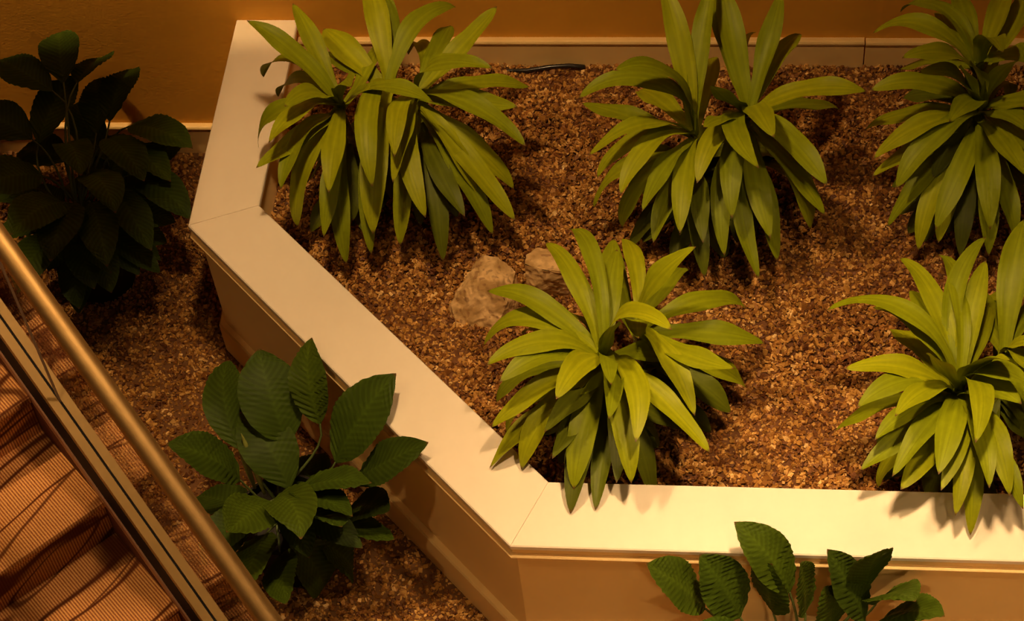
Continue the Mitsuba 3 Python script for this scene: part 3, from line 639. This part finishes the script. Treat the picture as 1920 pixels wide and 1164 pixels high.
D_LABEL = {1: 'bushy dracaena in the back left corner of the planter, leaves over the left cap board',
           2: 'two-headed dracaena in the middle of the back row, tall leaves against the wall',
           3: 'bright green dracaena in the front corner of the planter, beside the two rocks',
           4: 'dim dracaena with a tall leafy cane in the back row, at the photo edge',
           5: 'bright yellow-green dracaena right in the front row, leaves over the front cap'}
for kk, d in DRACAENA.items():
    rng = np.random.default_rng(100 + kk)
    t = thing('dracaena_plant', D_LABEL[kk], 'plant', 'dracaenas in the white planter')
    hs = {n: np.array(p) for n, p in d['heads'].items()}
    cen = np.mean([p[:2] for p in hs.values()], 0)
    for n, p in hs.items():
        foot = np.array([*(p[:2] + (cen - p[:2]) * .35), BED - .03])
        s = np.linspace(0, 1, 9)[:, None]
        pts = foot * (1 - s) + (p + [0, 0, -.012]) * s + np.array([.006, -.004, 0]) * np.sin(s * 5)
        part(t, 'cane', tube(pts, np.array([.014, .014, .0135, .013, .0125, .012, .0115, .010, .006]), 10), 'm_cane', smooth=True)
    def add(args, w):
        h, phi, e0, bend, Ln, drop, side, roll = args
        m, uv, X = leaf_mesh(hs[h] - [0, 0, drop], phi, e0, bend, Ln, side, roll, w, DPROF, 22, 7, rng.uniform(.15, .4), .0065, rng)
        part(t, 'leaf', m, 'm_old_shade%d' % rng.integers(0, 2) if drop > .10 else 'm_leaf%d' % rng.integers(0, len(LEAF_TONES)), smooth=True, uv=uv)
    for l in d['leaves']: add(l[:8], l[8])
    for h in hs:                       # older leaves low on the cane, added to darken the space under the crown
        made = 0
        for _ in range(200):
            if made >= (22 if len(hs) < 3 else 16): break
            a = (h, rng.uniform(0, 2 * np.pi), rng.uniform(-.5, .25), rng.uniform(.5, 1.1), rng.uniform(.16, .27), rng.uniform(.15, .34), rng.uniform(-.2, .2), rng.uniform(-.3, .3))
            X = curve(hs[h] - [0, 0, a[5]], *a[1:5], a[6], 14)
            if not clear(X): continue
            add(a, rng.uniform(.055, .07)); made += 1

P_LABEL = {1: 'dark broad-leaved peace lily against the wall, far left behind the handrail',
           2: 'green broad-leaved peace lily on the gravel between the handrail and the clipped corner',
           3: 'green broad-leaved peace lily in front of the planter, cut by the bottom photo edge'}
for kk, d in LILY.items():
    rng = np.random.default_rng(200 + kk)
    t = thing('peace_lily', P_LABEL[kk], 'plant', 'peace lilies around the planter')
    cr = np.array(d['crown'])
    gx, gy = cr[:2]
    zt, rt, rb = cr[2] - .02, .135, .105
    pr = [(rb, FLOOR - .02), (rb + .004, FLOOR), (rt - .008, zt - .03), (rt, zt - .028), (rt + .002, zt), (rt - .006, zt + .001), (rt - .010, zt - .02)]
    n = 40; a = np.linspace(0, 2 * np.pi, n + 1)[:-1]
    v = np.vstack([np.stack([gx + r * np.cos(a), gy + r * np.sin(a), 0 * a + z], 1) for r, z in pr] + [[[gx, gy, zt - .02]], [[gx, gy, FLOOR - .02]]])
    f = []
    for i in range(len(pr) - 1):
        for j in range(n):
            q = (j + 1) % n; f += [[i * n + j, i * n + q, (i + 1) * n + q], [i * n + j, (i + 1) * n + q, (i + 1) * n + j]]
    e = len(pr) * n
    for j in range(n):
        q = (j + 1) % n; f += [[(len(pr) - 1) * n + j, (len(pr) - 1) * n + q, e], [q, j, e + 1]]
    part(t, 'pot', trimesh.Trimesh(v, f, process=False), 'm_pot', smooth=30, label='black round nursery pot')
    def leaf(b, phi, e0, bend, Ln, side, roll, w):
        b = np.array(b)
        m, uv, X = leaf_mesh(b, phi, e0, bend, Ln, side, roll, w * 1.12, LPROF, 40, 13, .16, .004, rng, .0030)
        k = part(t, 'leaf', m, 'm_lily%d' % rng.integers(0, 3), smooth=True, uv=uv)
        foot = cr + np.array([rng.uniform(-.03, .03), rng.uniform(-.03, .03), -.03])
        s = np.linspace(0, 1, 10)[:, None]
        d0 = X[1] - X[0]; d0 /= np.linalg.norm(d0); Lp = np.linalg.norm(b - foot)
        c1, c2 = foot + [0, 0, Lp * .4], b - d0 * Lp * .35
        pts = (1 - s) ** 3 * foot + 3 * s * (1 - s) ** 2 * c1 + 3 * s * s * (1 - s) * c2 + s ** 3 * b
        scene[k + '__stalk'] = mikit.ply(tube(pts, np.linspace(.0055, .0028, 10), 7), 'm_stalk', smooth=True)
    for l in d['leaves']: leaf(l[:3], *l[3:])
    made = 0
    for _ in range(600):
        if made >= (6 if kk == 2 else 34 if kk == 1 else 14): break
        phi = rng.uniform(0, 2 * np.pi); rr = rng.uniform(.04, .17 if kk == 1 else .12)
        b = cr + [rr * math.cos(phi), rr * math.sin(phi), rng.uniform(.0, .12)]
        a = (phi, rng.uniform(-.2, .5), rng.uniform(.6, 1.3), rng.uniform(.18, .27), rng.uniform(-.3, .3), rng.uniform(-.4, .4), rng.uniform(.08, .11))
        X = curve(b, *a[:5], 14); x, y, z = X.T
        if (z < FLOOR + .02).any() or (y > L - .03).any() or (inside(x, y) > -W_ - .06).any() or (((X - SP) @ NL) < .07).any(): continue
        leaf(b, *a); made += 1
    if kk == 2:
        for (p0, p1, p2, w) in SPEARS:
            s = np.linspace(0, 1, 12)[:, None]
            pts = (1 - s) ** 2 * np.array(p0) + 2 * s * (1 - s) * np.array(p1) + s * s * np.array(p2)
            part(t, 'spear_leaf', tube(pts, w * np.interp(np.linspace(0, 1, 12), [0, .3, .8, 1], [.5, 1, .8, .1]), 8), 'm_spear', smooth=True, label='pale rolled young leaf')

# ------------------------------------------------------------------ stairs
stairs = thing('staircase', 'carpeted stairs with rust ribs and dark veins, going down beside the glass railing', 'stairs')
GO, T0 = .30, -.155
WS0, WS1 = -.034, -1.5
for k in range(-5, 5):
    tn = T0 + GO * k; zn = SP[2] - SL * tn - .19; zb = zn - GO * SL
    # profile in (t, z): nosing with rounded lip, riser below, next tread hidden under
    prof = [(tn - GO - .035, zn), (tn - .012, zn), (tn - .004, zn - .003), (tn, zn - .012), (tn - .002, zn - .022), (tn - .012, zn - .034), (tn - .020, zn - .045), (tn - .024, zb - .03), (tn - GO - .035, zb - .03)]
    ra = [SP * [1, 1, 0] + DH * a + NL * WS0 + [0, 0, z] for a, z in prof]
    rb = [SP * [1, 1, 0] + DH * a + NL * WS1 + [0, 0, z] for a, z in prof]
    part(stairs, 'step', prism_concave(ra, rb), 'm_carpet', smooth=40)
TA, TB = -2.2, 1.12
def strip(t0, t1, w0, w1, z0, z1):
    q = [(w0, z0), (w1, z0), (w1, z1), (w0, z1)]
    return prism_loft([S(t0, w, z) for w, z in q], [S(t1, w, z) for w, z in q])
part(stairs, 'edge_trim', strip(TA, TB, -.0335, -.0285, -.22, -.170), 'm_edge', label='thin reddish edge strip beside the steps')
part(stairs, 'skirt', strip(TA, TB, -.0332, -.0285, -.48, -.2205), 'm_stringer', label='dark red skirt behind the steps')
part(stairs, 'skirt', strip(TA, TB, -.028, -.004, -.42, -.0200), 'm_black', label='black skirt board below the glass shoe')
q0, q1 = S(TA, -.028), S(TB, -.028)
zf = FLOOR - .01
sk = []
for w in (-.0035, .029):
    a, b = S(TA, w, -.0205), S(TB, w, -.0205)
    sk.append([a, b, np.array([b[0], b[1], min(zf, b[2] - .1)]), np.array([a[0], a[1], zf])])
part(stairs, 'stringer', prism_loft(sk[0], sk[1]), 'm_stringer')

rail = thing('glass_railing', 'frameless glass stair railing with a round brass handrail and bronze base shoe', 'railing')
HR = .80
pts = [S(t, 0, HR) for t in np.linspace(TA, TB, 12)]
part(rail, 'handrail', tube(pts, .0268, 28), 'm_brass', smooth=True, label='round brass handrail')
part(rail, 'shoe', strip(TA, TB, -.027, -.0035, -.0195, .022), 'm_shoe', label='inner bronze shoe strip')
part(rail, 'shoe', strip(TA, TB, .0035, .028, -.0195, .022), 'm_shoe', label='outer bronze shoe strip')
part(rail, 'gasket', strip(TA, TB, -.0034, .0034, -.019, .012), 'm_black')
for a, b in ((TA, -.003), (.003, TB)):
    v = [S(a, 0, .013), S(b, 0, .013), S(b, 0, HR - .012), S(a, 0, HR - .012)]
    g = part(rail, 'glass_panel', trimesh.Trimesh(v, [[0, 1, 2], [0, 2, 3]], process=False), 'm_glass')
    e = b if a == TA else a
    s = 1 if a == TA else -1
    scene[g + '__edge'] = mikit.ply(prism_loft([S(e, w, .013) + DH * dt for w, dt in ((-.003, 0), (.003, 0), (.003, s * .0018), (-.003, s * .0018))],
                                              [S(e, w, HR - .02) + DH * dt for w, dt in ((-.003, 0), (.003, 0), (.003, s * .0018), (-.003, s * .0018))]), 'm_glassedge')
